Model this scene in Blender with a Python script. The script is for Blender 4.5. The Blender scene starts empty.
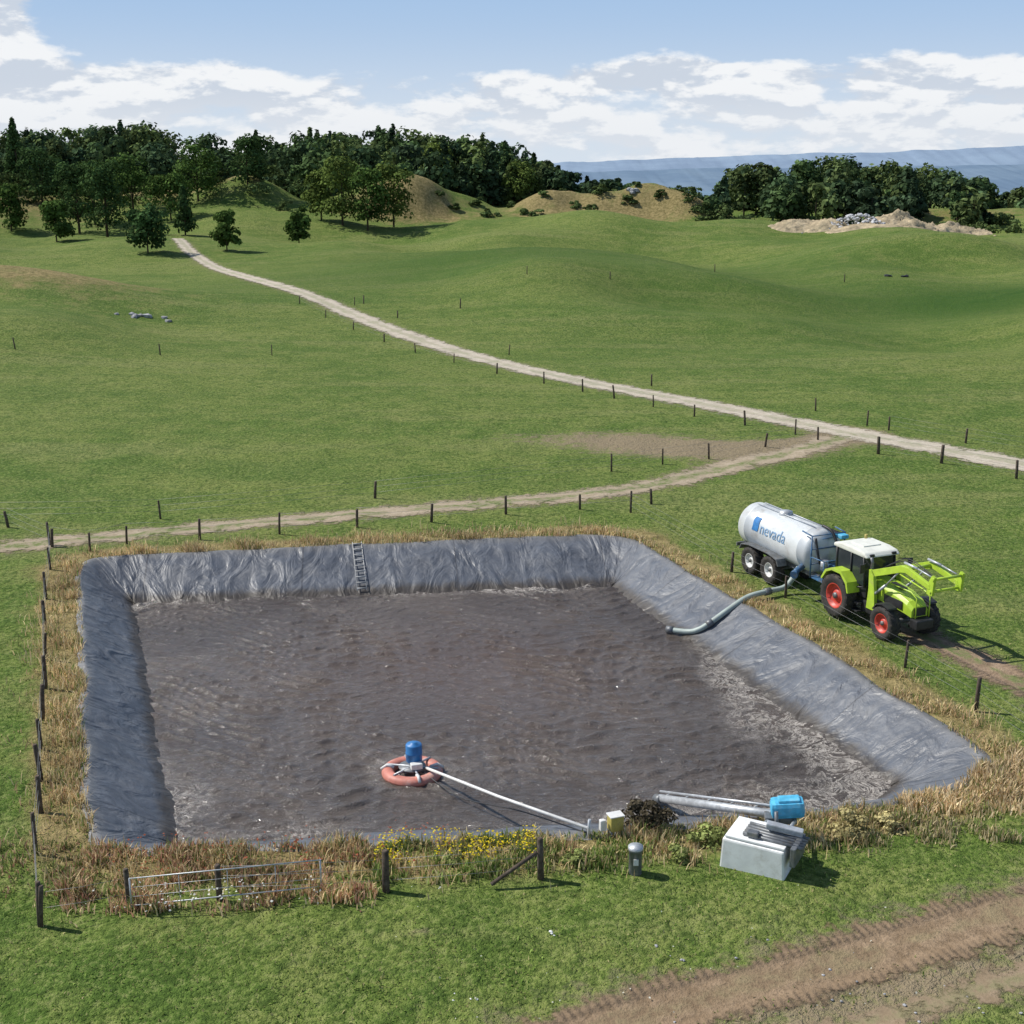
import bpy, bmesh, math, random
import numpy as np
from mathutils import Vector, Matrix
random.seed(4); rng=np.random.default_rng(7)
sc=bpy.context.scene; COL=sc.collection
sc.view_settings.view_transform='Standard'; sc.view_settings.look='None'; sc.view_settings.exposure=0
R=math.radians
# ---------------------------------------------------------------- helpers
MAIN=[(36,65),(30.9,71.3),(29.5,73.1),(26,77.4),(22.7,81),(18.8,86.7),(13.8,94.1),(8.5,101.7),(4,109),(-3,121.3),(-11.9,138.2),(-20.4,154.8),(-29.5,174.4),(-43.5,207),(-59.2,243),(-66,262)]
def pathdist(x,y,P):
    P=np.array(P,float); d=np.full(np.shape(x),1e9)
    for a,b_ in zip(P[:-1],P[1:]):
        e=b_-a;t=np.clip(((x-a[0])*e[0]+(y-a[1])*e[1])/(e@e),0,1); d=np.minimum(d,np.hypot(x-a[0]-t*e[0],y-a[1]-t*e[1]))
    return d
def fieldnoise(x,y,s,seed,m=6):
    r=np.random.default_rng(seed); o=0
    for k in range(m):
        a=r.uniform(0,6.28);f=s*r.uniform(.6,1.8);p=r.uniform(0,6.28); o=o+np.sin((x*np.cos(a)+y*np.sin(a))*f+p)
    return o/m
def sstep(x,a,b):
    t=np.clip((x-a)/(b-a),0,1); return t*t*(3-2*t)
def H(x,y):
    x=np.asarray(x,float); y=np.asarray(y,float)
    far=sstep(y,75,140)
    z=far*(0.7*np.sin(x/31+1.0)*np.sin(y/27+.5)+0.5*np.sin(x/17+y/23))
    z+=far*sstep(y,110,190)*0.8*np.sin(x/55-y/40)
    away=sstep(pathdist(x,y,MAIN[::3]),6,35)*sstep(y,95,150)*(1-sstep(y,700,1200))
    z+=away*(4.2*fieldnoise(x,y,.055,61)+1.8*fieldnoise(x,y,.14,62))
    z+=3.8*np.exp(-((x+60)/22)**2-((y-160)/14)**2)
    z+=sstep(x,5,70)*1.6*np.exp(-((y-150)/22)**2)
    z+=3.8*np.exp(-((x-74)/36)**2-((y-222)/20)**2)+3.2*np.exp(-((x+95)/32)**2-((y-245)/26)**2)+2.0*np.exp(-((x-5)/26)**2-((y-262)/18)**2)
    left=1-sstep(x,-20,60)
    z+=sstep(y,215,380)*(3.2+4.8*left)
    z+=2.5*np.exp(-((x-60)/50)**2-((y-285)/25)**2)
    rough=sstep(y,285,320)*(1-sstep(y,380,460))
    wx=x+3*np.sin(y/7.)+2*np.sin(x/5.+y/9.); wy=y+3*np.sin(x/6.)
    for cx,cy,sx,sy,h in [(-22,322,10,9,9.5),(-33,328,10,9,5.0),(-13,322,7,7,3.0),(9,326,9,8,6.2),(18,328,6,6,3.0),(30,324,9,8,6.4),(40,321,12,9,7.0),(56,322,15,9,4.0),(-80,335,22,12,6),(-62,330,10,9,3.5),(110,330,28,16,4.2),(-125,322,28,14,3)]:
        z+=h*np.exp(-((wx-cx)/sx)**2-((wy-cy)/sy)**2)
    z+=rough*(.55*fieldnoise(x,y,.55,63,8)+.25*fieldnoise(x,y,1.1,64,8))
    z-=sstep(y,470,1300)*75
    z+=sstep(y,1400,3000)*12*np.sin(x/600.)*np.sin(y/500.)
    z-=0.35*np.exp(-((y-22)/3.5)**2)
    return z
def h1(x,y): return float(H(x,y))
def newmesh(name,V,F,col=None,mat=None,parent=None,smooth=False,uv=None):
    me=bpy.data.meshes.new(name)
    V=np.asarray(V,np.float32); F=np.asarray(F,np.int32)
    k=F.shape[1]; nf=len(F)
    me.vertices.add(len(V)); me.vertices.foreach_set('co',V.ravel())
    me.loops.add(nf*k); me.loops.foreach_set('vertex_index',F.ravel())
    me.polygons.add(nf); me.polygons.foreach_set('loop_start',np.arange(0,nf*k,k,dtype=np.int32))
    if smooth: me.polygons.foreach_set('use_smooth',np.ones(nf,bool))
    me.update(calc_edges=True)
    if col is not None:
        a=me.color_attributes.new('Col','FLOAT_COLOR','POINT')
        c=np.ones((len(V),4),np.float32); c[:,:3]=col; a.data.foreach_set('color',c.ravel())
    if uv is not None:
        l=me.uv_layers.new(name='UVMap'); l.data.foreach_set('uv',np.asarray(uv,np.float32)[F.ravel()].ravel())
    o=bpy.data.objects.new(name,me); COL.objects.link(o)
    if mat: me.materials.append(mat)
    if parent: o.parent=parent
    return o
def empty(name,loc=(0,0,0),rz=0):
    o=bpy.data.objects.new(name,None); o.empty_display_size=.5; COL.objects.link(o); o.location=loc; o.rotation_euler=(0,0,rz); return o
def pyobj(name,verts,faces,mat,parent=None,bevel=0,smooth=False):
    me=bpy.data.meshes.new(name); me.from_pydata([tuple(v) for v in verts],[],faces)
    bm=bmesh.new(); bm.from_mesh(me); bmesh.ops.recalc_face_normals(bm,faces=bm.faces)
    if bevel>0: bmesh.ops.bevel(bm,geom=list(bm.edges),offset=bevel,segments=2,affect='EDGES',profile=.6)
    bm.to_mesh(me); bm.free()
    if smooth:
        for p in me.polygons: p.use_smooth=True
    me.materials.append(mat); o=bpy.data.objects.new(name,me); COL.objects.link(o)
    if parent: o.parent=parent
    return o
def box(name,c,s,mat,parent=None,bevel=.02,rot=(0,0,0)):
    x,y,z=s[0]/2,s[1]/2,s[2]/2
    v=[(a,b,d) for a in(-x,x) for b in(-y,y) for d in(-z,z)]
    f=[(0,1,3,2),(4,6,7,5),(0,4,5,1),(2,3,7,6),(0,2,6,4),(1,5,7,3)]
    o=pyobj(name,v,f,mat,parent,min(bevel,min(s)*.4)); o.location=c; o.rotation_euler=rot; return o
def prism(name,pts,y0,y1,mat,parent=None,bevel=.02):
    n=len(pts); v=[(p[0],y0,p[1]) for p in pts]+[(p[0],y1,p[1]) for p in pts]
    f=[tuple(range(n)),tuple(range(2*n-1,n-1,-1))]+[(i,(i+1)%n,n+(i+1)%n,n+i) for i in range(n)]
    return pyobj(name,v,f,mat,parent,bevel)
def tubeVF(path,r,n=8):
    P=[Vector(p) for p in path]; V=[];F=[]
    rr=r if hasattr(r,'__len__') else [r]*len(P)
    for i,p in enumerate(P):
        d=(P[min(i+1,len(P)-1)]-P[max(i-1,0)]).normalized()
        a=d.cross(Vector((0,0,1))) if abs(d.z)<.95 else d.cross(Vector((1,0,0)))
        a.normalize(); b=d.cross(a)
        for k in range(n):
            t=2*math.pi*k/n; V.append(p+(a*math.cos(t)+b*math.sin(t))*rr[i])
    for i in range(len(P)-1):
        for k in range(n):
            F.append((i*n+k,i*n+(k+1)%n,(i+1)*n+(k+1)%n,(i+1)*n+k))
    F.append(tuple(range(n-1,-1,-1))); F.append(tuple(range((len(P)-1)*n,len(P)*n)))
    return V,F
def tubes(name,items,mat,parent=None,n=8):
    V=[];F=[]
    for path,r in items:
        v,f=tubeVF(path,r,n); o=len(V); V+=v; F+=[tuple(i+o for i in q) for q in f]
    me=bpy.data.meshes.new(name); me.from_pydata([tuple(v) for v in V],[],F)
    for p in me.polygons: p.use_smooth=len(p.vertices)==4
    me.materials.append(mat); o=bpy.data.objects.new(name,me); COL.objects.link(o)
    if parent: o.parent=parent
    return o
def lathe(name,prof,c,mat,parent=None,axis='Y',n=40,smooth=True):
    V=[];F=[];m=len(prof)
    for k in range(n):
        t=2*math.pi*k/n
        for r,a in prof:
            if axis=='Y': V.append((c[0]+r*math.cos(t),c[1]+a,c[2]+r*math.sin(t)))
            elif axis=='X': V.append((c[0]+a,c[1]+r*math.cos(t),c[2]+r*math.sin(t)))
            else: V.append((c[0]+r*math.cos(t),c[1]+r*math.sin(t),c[2]+a))
    for k in range(n):
        for j in range(m-1):
            F.append((k*m+j,((k+1)%n)*m+j,((k+1)%n)*m+j+1,k*m+j+1))
    o=pyobj(name,V,F,mat,parent,0,smooth); return o
# ---------------------------------------------------------------- materials
def nmat(name):
    m=bpy.data.materials.new(name); m.use_nodes=True; nt=m.node_tree
    return m,nt,nt.nodes['Principled BSDF'],nt.nodes['Material Output']
def N(nt,t,**k):
    n=nt.nodes.new(t)
    for a,b in k.items():
        if a in n.inputs.keys(): n.inputs[a].default_value=b
        else: setattr(n,a,b)
    return n
def mix(nt,fac,a,b,blend='MIX'):
    n=nt.nodes.new('ShaderNodeMix'); n.data_type='RGBA'; n.blend_type=blend
    for i,x in ((0,fac),(6,a),(7,b)):
        if isinstance(x,bpy.types.NodeSocket): nt.links.new(x,n.inputs[i])
        elif isinstance(x,(tuple,list)): n.inputs[i].default_value=tuple(x)+((1,) if len(x)==3 else ())
        else: n.inputs[i].default_value=x
    return n.outputs[2]
def math_(nt,op,a,b=None,c=None,clamp=False):
    n=nt.nodes.new('ShaderNodeMath'); n.operation=op; n.use_clamp=clamp
    for i,x in enumerate((a,b,c)):
        if x is None: continue
        if isinstance(x,bpy.types.NodeSocket): nt.links.new(x,n.inputs[i])
        else: n.inputs[i].default_value=x
    return n.outputs[0]
def mrange(nt,v,a,b,c=0,d=1):
    n=nt.nodes.new('ShaderNodeMapRange'); nt.links.new(v,n.inputs[0])
    for i,x in enumerate((a,b,c,d)): n.inputs[i+1].default_value=x
    n.interpolation_type='SMOOTHSTEP'; return n.outputs[0]
def noise(nt,vec,scale,detail=4,rough=.55,dist=0):
    n=N(nt,'ShaderNodeTexNoise'); n.inputs['Scale'].default_value=scale; n.inputs['Detail'].default_value=detail
    n.inputs['Roughness'].default_value=rough; n.inputs['Distortion'].default_value=dist
    if vec: nt.links.new(vec,n.inputs['Vector'])
    return n.outputs[0]
def objco(nt,scale=None,uv=False):
    t=nt.nodes.new('ShaderNodeTexCoord'); s=t.outputs['UV' if uv else 'Object']
    if scale:
        m=nt.nodes.new('ShaderNodeMapping'); m.inputs['Scale'].default_value=scale; nt.links.new(s,m.inputs[0]); s=m.outputs[0]
    return s
def bump(nt,h,b,strength,dist):
    n=nt.nodes.new('ShaderNodeBump'); n.inputs['Strength'].default_value=strength; n.inputs['Distance'].default_value=dist
    nt.links.new(h,n.inputs['Height']); nt.links.new(n.outputs[0],b.inputs['Normal'])
def simple(name,c,rough=.5,metal=0,var=.25,scale=4,dirt=None,bmp=0):
    m,nt,b,o=nmat(name); v=objco(nt)
    n=noise(nt,v,scale,5,.6)
    c2=tuple(x*(1-var) for x in c); c3=tuple(min(1,x*(1+var)) for x in c)
    out=mix(nt,mrange(nt,n,.3,.7),c2,c3)
    if dirt:
        n2=noise(nt,v,scale*.7,4,.7); out=mix(nt,mrange(nt,n2,.5,.75,0,.7),out,dirt)
    nt.links.new(out,b.inputs['Base Color']); b.inputs['Roughness'].default_value=rough; b.inputs['Metallic'].default_value=metal
    if bmp: bump(nt,noise(nt,v,scale*4,3),b,.5,bmp)
    return m
DUST=(.22,.18,.12)
M_lime=simple('lime_paint',(.42,.60,.05),.35,0,.12,3,(.40,.44,.12))
M_red=simple('red_rim',(.55,.06,.04),.45,0,.15,5,DUST)
M_tyre=simple('tyre_rubber',(.035,.032,.03),.85,0,.3,6,(.12,.095,.065))
M_black=simple('black_plastic',(.025,.025,.027),.5,0,.3,5)
M_roof=simple('cab_roof',(.74,.74,.66),.45,0,.08,3)
M_tank=simple('tank_paint',(.62,.65,.66),.4,.1,.08,1.5,(.40,.38,.35))
M_blue=simple('blue_paint',(.03,.17,.42),.45,0,.2,5)
M_dblue=simple('dusty_blue_paint',(.05,.13,.25),.5,0,.3,5,DUST)
M_lblue=simple('light_blue_cover',(.08,.42,.65),.5,0,.2,5,(.3,.5,.6))
M_steel=simple('galvanised_steel',(.48,.50,.52),.45,.4,.2,6)
M_greys=simple('grey_metal',(.17,.18,.19),.5,.4,.25,6,DUST)
M_conc=simple('pale_concrete',(.80,.81,.80),.8,0,.07,3,(.56,.54,.49),.004)
M_wood=simple('weathered_wood',(.085,.062,.045),.9,0,.4,8,(.20,.175,.15),.01)
M_pink=simple('faded_red_plastic',(.55,.20,.15),.55,0,.2,3,(.6,.48,.42))
M_pipe=simple('grey_green_pipe',(.34,.40,.37),.5,0,.15,2,(.42,.43,.40))
M_white=simple('white_plastic',(.70,.70,.68),.5,0,.1,3,(.45,.43,.38))
M_rope=simple('dirty_webbing',(.40,.40,.39),.8,0,.25,5,(.22,.21,.19))
M_yel=simple('faded_yellow',(.45,.38,.10),.6,0,.2,5,DUST)
M_rockg=simple('grey_rock',(.34,.34,.35),.9,0,.35,1.2,None,.05)
M_soil=simple('sandy_soil',(.42,.34,.22),.95,0,.35,.5,(.22,.20,.12),.3)
M_wire=simple('fence_wire',(.25,.25,.25),.5,.5,.1)
m,nt,b,o=nmat('cab_glass'); b.inputs['Roughness'].default_value=.08
nt.links.new(mix(nt,noise(nt,objco(nt),3),(.015,.02,.022),(.035,.045,.05)),b.inputs['Base Color']); M_glass=m
def vegmat(name,transl=.25,rough=.7,gain=1.5):
    m,nt,b,o=nmat(name); a=N(nt,'ShaderNodeAttribute'); a.attribute_name='Col'
    n=noise(nt,objco(nt),1.3,2)
    c=mix(nt,1.0,a.outputs['Color'],mix(nt,n,(.6*gain,)*3,(1.35*gain,)*3),'MULTIPLY')
    d=nt.nodes.new('ShaderNodeBsdfDiffuse'); nt.links.new(c,d.inputs['Color'])
    t=nt.nodes.new('ShaderNodeBsdfTranslucent'); nt.links.new(c,t.inputs['Color'])
    ms=nt.nodes.new('ShaderNodeMixShader'); ms.inputs[0].default_value=transl
    nt.links.new(d.outputs[0],ms.inputs[1]); nt.links.new(t.outputs[0],ms.inputs[2]); nt.links.new(ms.outputs[0],o.inputs[0]); return m
M_veg=vegmat('grass_blades',.3,.7,1.65); M_leaf=vegmat('tree_foliage',.15,.7,1.75)
# ---------------------------------------------------------------- pond outline
RIM0=[(-18.5,53.4),(-18.3,54.5),(-17.0,55.0),(-6.9,56.6),(3.2,58.2),(4.9,58.0),(5.8,57.1),(10.5,44.8),(13.5,36.2),(13.8,34.8),(13.2,33.4),(10.8,32.2),(8.2,31.4),(2.2,30.4),(-2.8,29.8),(-8.7,29.5),(-10.4,29.6),(-11.0,30.7)]
INN=[(-16.1,52.4),(4.4,54.7),(11.4,35.6),(10.2,34.2),(-9.2,32.1)]
def resample(P,step,closed=True):
    P=np.array(P,float); Q=np.vstack([P,P[:1]]) if closed else P
    d=np.r_[0,np.cumsum(np.linalg.norm(np.diff(Q,axis=0),axis=1))]
    n=int(d[-1]/step); t=np.linspace(0,d[-1],n,endpoint=not closed)
    return np.stack([np.interp(t,d,Q[:,i]) for i in range(P.shape[1])],1),t
RIM,RT=resample(RIM0,.10)
for _ in range(18): RIM=(np.roll(RIM,1,0)+2*RIM+np.roll(RIM,-1,0))/4
ctr=RIM.mean(0)
wob=np.interp(RT,np.linspace(0,RT[-1],60),rng.normal(0,.09,60)); dirs=(RIM-ctr)/np.linalg.norm(RIM-ctr,axis=1)[:,None]; RIM=RIM+dirs*wob[:,None]
def polydist(x,y,P):
    x=np.asarray(x,float);y=np.asarray(y,float); d=np.full(x.shape,1e9); ins=np.zeros(x.shape,bool)
    n=len(P)
    for i in range(n):
        a=P[i];b_=P[(i+1)%n]; e=b_-a; L=e@e
        t=np.clip(((x-a[0])*e[0]+(y-a[1])*e[1])/L,0,1)
        d=np.minimum(d,np.hypot(x-a[0]-t*e[0],y-a[1]-t*e[1]))
        c=((a[1]>y)!=(b_[1]>y)); 
        with np.errstate(divide='ignore',invalid='ignore'):
            c&=x<(b_[0]-a[0])*(y-a[1])/(b_[1]-a[1]+1e-12)+a[0]
        ins^=c
    return np.where(ins,d,-d)
RIMc=RIM[::9]; RIMf=RIM[::18]
def nearest_on(P,q):
    best=None;P=np.array(P,float)
    for i in range(len(P)):
        a=P[i];b_=P[(i+1)%len(P)];e=b_-a;t=np.clip(((q-a)@e)/(e@e),0,1);r=a+e*t;dd=np.linalg.norm(q-r)
        if best is None or dd<best[0]: best=(dd,r)
    return best[1]
INNP=np.array([nearest_on(INN,q) for q in RIM])
for _ in range(10): INNP=(np.roll(INNP,1,0)+2*INNP+np.roll(INNP,-1,0))/4
SEC=[(-32,54),(-24.7,55.8),(-20.7,57.3),(-14.7,59.6),(-8.9,61.6),(-3.1,63.6),(2,65.2),(5.7,66.9),(9.2,69.4),(13.2,73.3),(17.4,76.9),(20.5,80.5),(22,82)]
FRONT=[(-3,20),(0.2,22),(2.2,23.2),(4.9,24.1),(7.7,25.1),(10.3,26.2),(13,27.4),(18,29.5)]
FRONT2=[(2,20),(5,22.2),(7.6,23.2),(9.8,24.0),(12.5,25.0),(18,27)]
RUT=[(14,49),(14.4,46.7),(15.4,44.3),(16.4,42),(17.4,39),(18.2,34),(19.5,30)]
SPUR=[(10,77.5),(13,78.4),(16.5,79.3),(20,80.3)]
# ---------------------------------------------------------------- ground
def axis(lo,d0,d1,step,hi,g,far_max):
    a=[d0]; s=step
    while a[-1]<d1: a.append(a[-1]+step)
    s=step
    while a[-1]<hi: s=min(s*g,far_max if a[-1]<600 else 400); a.append(a[-1]+s)
    b_=[d0]; s=step
    while b_[-1]>lo: s=min(s*g,far_max if b_[-1]>-600 else 400); b_.append(b_[-1]-s)
    return np.array(b_[:0:-1]+a)
def micro(x,y): return .05*np.sin(x*1.3+y*.7)*np.sin(y*1.1-x*.4)*(np.hypot(x,y-40)<50)
gx=axis(-9000,-26,26,.28,9000,1.05,3.5); gy=axis(-60,19,66,.28,14000,1.03,2.2)
X,Y=np.meshgrid(gx,gy); Z=H(X,Y)
near=(np.abs(X)<26)&(Y>26)&(Y<62); PD=np.full(X.shape,-99.); PD[near]=polydist(X[near],Y[near],RIMc)
Z=Z+micro(X,Y)*(PD<-1)
Z=np.where(PD>0,-.25-PD*.95,Z)
dry=np.zeros(X.shape)
dry+=np.where(PD>-50,np.exp(-np.clip(-PD-1.2,0,9)/.8),0)*1.0
dry+=.85*np.exp(-((X+60)/22)**2-((Y-160)/12)**2)
dry+=.32*np.clip(fieldnoise(X,Y,.9,71),0,1)*(Y<60)+.40*np.clip(fieldnoise(X,Y,.07,72),0,1)*sstep(Y,90,140)
for cx,cy,sx,sy,hh in [(-24,318,14,10,.95),(9,322,13,9,.95),(38,317,24,10,.95),(-80,335,26,12,.9),(78,290,26,12,.7),(110,325,28,12,.7),(-125,315,40,20,.7),(-60,215,30,10,.3),(5,312,70,5,.35)]:
    dry+=hh*np.exp(-((X-cx)/sx)**2-((Y-cy)/sy)**2)
dirt=.75*np.exp(-((X-8)/5.5)**2-((Y-79)/4.5)**2)+.5*np.exp(-((X-14)/5)**2-((Y-77)/2.5)**2)+.35*np.exp(-((X-1)/6)**2-((Y-81)/3)**2)
dirt+=.6*np.exp(-(pathdist(X,Y,SPUR)/1.2)**2)+.5*np.exp(-((X-72)/16)**2-((Y-279)/5)**2)
for P,w,q in ((MAIN,3.0,.55),(SEC,2.1,.55),(FRONT,1.9,.6),(FRONT2,1.0,.4),(RUT,1.5,.6)): dirt+=q*np.exp(-(pathdist(X,Y,P)/w)**2)
dirt+=.5*np.exp(-((X+2.2)/.5)**2-((Y-26.0)/.4)**2)+.4*np.exp(-((X-8)/1.5)**2-((Y-30.5)/1)**2)
cloud_shade=1.0*np.exp(-((X-4)/34)**2-((Y-218)/22)**2)+.9*np.exp(-((X-68)/20)**2-((Y-172)/12)**2)+.5*np.exp(-((X+20)/30)**2-((Y-185)/18)**2)+.5*np.clip(fieldnoise(X,Y,.045,73),0,1)*sstep(Y,90,140)  # cloud shadows painted as darker grass on the far fields, plus random dark tone
ny,nx=X.shape; idx=np.arange(ny*nx).reshape(ny,nx)
F=np.stack([idx[:-1,:-1].ravel(),idx[:-1,1:].ravel(),idx[1:,1:].ravel(),idx[1:,:-1].ravel()],1)
m,nt,b,o=nmat('pasture'); v=objco(nt); a=N(nt,'ShaderNodeAttribute'); a.attribute_name='Col'
sp=N(nt,'ShaderNodeSeparateColor'); nt.links.new(a.outputs['Color'],sp.inputs[0])
nb=noise(nt,v,.028,4,.6,.5); nm=noise(nt,v,.33,6,.72); nf=noise(nt,v,5.0,4,.75); nf2=noise(nt,v,1.5,5,.74); ns=noise(nt,objco(nt,(.2,1,1)),.12,6,.75)
g=mix(nt,mrange(nt,nb,.40,.60),(.105,.175,.030),(.175,.225,.052))
g=mix(nt,mrange(nt,nm,.44,.62,0,.7),g,(.215,.245,.070))
g=mix(nt,mrange(nt,nm,.48,.36,0,.6),g,(.072,.13,.022))
g=mix(nt,mrange(nt,ns,.50,.62,0,.5),g,(.25,.26,.095))
g=mix(nt,mrange(nt,ns,.47,.36,0,.5),g,(.078,.145,.026))
g=mix(nt,mrange(nt,nf2,.46,.60,0,.6),g,(.068,.122,.022))
g=mix(nt,mrange(nt,nf,.48,.62,0,.7),g,(.046,.08,.016))
g=mix(nt,mrange(nt,nf,.50,.36,0,.5),g,(.28,.30,.11))
cloud_shade_fac=math_(nt,'MULTIPLY',sp.outputs[2],mrange(nt,nm,.2,.7,.65,1)); g=mix(nt,cloud_shade_fac,g,(.040,.095,.015))
dr=math_(nt,'ADD',sp.outputs[0],math_(nt,'MULTIPLY',math_(nt,'SUBTRACT',nm,.5),1.6)); g=mix(nt,mrange(nt,dr,.35,1.0,0,.88),g,mix(nt,mrange(nt,nf2,.35,.65),(.18,.14,.06),(.38,.29,.14)))
di=math_(nt,'ADD',sp.outputs[1],math_(nt,'MULTIPLY',math_(nt,'SUBTRACT',nf2,.5),1.3)); g=mix(nt,mrange(nt,di,.3,.75,0,.9),g,mix(nt,nf,(.20,.15,.09),(.38,.30,.21)))
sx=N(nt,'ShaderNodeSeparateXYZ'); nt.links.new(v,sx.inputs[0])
g=mix(nt,mrange(nt,sx.outputs[1],500,3000,0,.95),g,mix(nt,nb,(.12,.20,.29),(.20,.30,.40)))  # blue aerial haze painted into the ground colour with distance
nt.links.new(g,b.inputs['Base Color']); b.inputs['Roughness'].default_value=.9; b.inputs['Specular IOR Level'].default_value=.1
bump(nt,math_(nt,'ADD',nf,math_(nt,'MULTIPLY',nf2,2.2)),b,.85,.15)
M_ground=m
cl=np.stack([np.clip(dry,0,1.2),np.clip(dirt,0,1),np.clip(cloud_shade,0,1)],-1).reshape(-1,3)
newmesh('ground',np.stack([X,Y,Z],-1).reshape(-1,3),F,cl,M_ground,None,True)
# ---------------------------------------------------------------- tracks
def trackmat(name,c1,c2,green,edge=.16,ruts=0,scale=2.2):
    m,nt,b,o=nmat(name); v=objco(nt); uv=N(nt,'ShaderNodeTexCoord').outputs['UV']
    s=N(nt,'ShaderNodeSeparateXYZ'); nt.links.new(uv,s.inputs[0]); u=s.outputs[1]
    n1=noise(nt,v,scale,6,.72); n2=noise(nt,v,.45,4,.6); n3=noise(nt,v,11,3,.7)
    c=mix(nt,mrange(nt,n1,.3,.7),c1,c2); c=mix(nt,mrange(nt,n3,.5,.7,0,.5),c,tuple(x*.55 for x in c1))
    c=mix(nt,mrange(nt,n2,.35,.7,0,.5),c,tuple(x*.75 for x in c2))
    d=math_(nt,'ABSOLUTE',math_(nt,'SUBTRACT',u,.5))
    cen=math_(nt,'SUBTRACT',math_(nt,'ADD',.11,math_(nt,'MULTIPLY',math_(nt,'SUBTRACT',n2,.5),.5)),d)
    if green>0: c=mix(nt,math_(nt,'MULTIPLY',mrange(nt,cen,0,.08),math_(nt,'MULTIPLY',mrange(nt,n1,.35,.6),green)),c,(.16,.19,.07))
    if ruts:
        w=math_(nt,'ABSOLUTE',math_(nt,'SUBTRACT',d,.20)); rt=mrange(nt,w,.03,.10,1,0)
        c=mix(nt,math_(nt,'MULTIPLY',rt,.6),c,tuple(x*.62 for x in c2))
        s2=N(nt,'ShaderNodeTexWave'); s2.inputs['Scale'].default_value=1.5; s2.inputs['Distortion'].default_value=3; s2.bands_direction='X'; nt.links.new(uv,s2.inputs['Vector'])
        hh=math_(nt,'ADD',math_(nt,'MULTIPLY',rt,math_(nt,'SUBTRACT',math_(nt,'MULTIPLY',s2.outputs['Fac'],.5),1.6)),math_(nt,'MULTIPLY',n1,1.6))
        bump(nt,math_(nt,'ADD',hh,math_(nt,'MULTIPLY',n3,.6)),b,.8,.08)
    else: bump(nt,math_(nt,'ADD',n1,math_(nt,'MULTIPLY',n3,.4)),b,.6,.05)
    nt.links.new(c,b.inputs['Base Color']); b.inputs['Roughness'].default_value=.95; b.inputs['Specular IOR Level'].default_value=.1
    al=math_(nt,'SUBTRACT',math_(nt,'SUBTRACT',.5-edge*.3,d),math_(nt,'MULTIPLY',math_(nt,'SUBTRACT',math_(nt,'ADD',math_(nt,'MULTIPLY',n1,.8),math_(nt,'MULTIPLY',n2,.5)),.5),edge*1.9))
    nt.links.new(mrange(nt,al,0,.13),b.inputs['Alpha']); return m
def track(name,P,w,mat,zo,sub=8):
    P=np.array(P,float)
    Q,t=resample(P,.8 if P[:,1].max()<120 else 1.6,False)
    for _ in range(6): Q[1:-1]=(Q[:-2]+2*Q[1:-1]+Q[2:])/4
    T=np.gradient(Q,axis=0); T/=np.linalg.norm(T,axis=1)[:,None]; Nn=np.stack([-T[:,1],T[:,0]],1)
    vs=np.linspace(0,1,sub+1); W=w if np.isscalar(w) else np.interp(t,np.linspace(0,t[-1],len(w)),w)
    A=Q[:,None,:]+Nn[:,None,:]*((vs-.5)[None,:,None])*(np.ones(len(Q))*W)[:,None,None]
    z=H(A[...,0],A[...,1])+micro(A[...,0],A[...,1])+zo
    if A[...,1].max()>120: z+=sstep(A[...,1],90,200)*.06
    V=np.concatenate([A,z[...,None]],-1).reshape(-1,3); n=sub+1; ii=np.arange(len(Q)*n).reshape(-1,n)
    F=np.stack([ii[:-1,:-1].ravel(),ii[1:,:-1].ravel(),ii[1:,1:].ravel(),ii[:-1,1:].ravel()],1)[:,::-1]
    uv=np.stack([np.repeat(t,n),np.tile(vs,len(Q))],1); newmesh(name,V,F,None,mat,None,True,uv)
track('gravel_road',MAIN,(6.2,5.8,5.2,4.8),trackmat('gravel',(.42,.36,.28),(.60,.54,.44),.5,.34,0),.035)
track('farm_track',SEC,(4.0,4.6,5.8),trackmat('track_dirt',(.31,.25,.17),(.47,.39,.29),1.0,.42,0),.022)
track('dirt_track',FRONT,4.0,trackmat('brown_dirt',(.20,.14,.085),(.38,.275,.18),.25,.42,1),.03)
track('dirt_track',FRONT2,2.4,trackmat('brown_dirt_b',(.25,.185,.115),(.42,.32,.22),.5,.55,0),.018)
track('wheel_ruts',RUT,3.6,trackmat('rut_dirt',(.20,.14,.09),(.40,.29,.2),1.0,.45,1),.02)
# ---------------------------------------------------------------- pond liner + water
WL=-1.3
ts=np.array([-.16,-.09,-.03,0,.04]+list(np.linspace(.09,1.32,38))); n=len(RIM)
per=RT; V=[];UV=[]
swp=per+.35*np.sin(per*.9)
for t in ts:
    vv=np.full(n,t*2.5); f1=fieldnoise(per,vv,.9,41); f2=fieldnoise(swp,vv*.55+.4*np.sin(per*.8),1.9,42,6); f3=fieldnoise(per*.35,vv*2.0,1.5,43); f4=fieldnoise(per,vv*.35,3.6,44,7); f5=fieldnoise(swp*.8,vv*1.3,3.4,45,7)
    P=RIM+(INNP-RIM)*t+(INNP-RIM)*(.02*f1*(t>0))[:,None]
    z=(np.full(n,.03+.15*t) if t<0 else np.full(n,.05*(1-t)+WL*t))
    if t<-.1: z=z-.12
    am=min(1,max(0,t*3+.2))
    ridge=np.exp(-(f2/.16)**2)-.25; ridge2=np.exp(-(f4/.12)**2)*max(0,1-t*1.0); ridge3=np.exp(-(f5/.11)**2)
    z=z+am*(.06*f1+.050*ridge*(.6+.6*f3)+.035*f3+.020*ridge3)+.030*ridge2*min(1,max(0,t*8+.3))
    V.append(np.concatenate([P,z[:,None]],1)); UV.append(np.stack([per,vv],1))
V=np.array(V); m_=len(ts); ii=np.arange(m_*n).reshape(m_,n); jj=np.roll(ii,-1,1)
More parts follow.
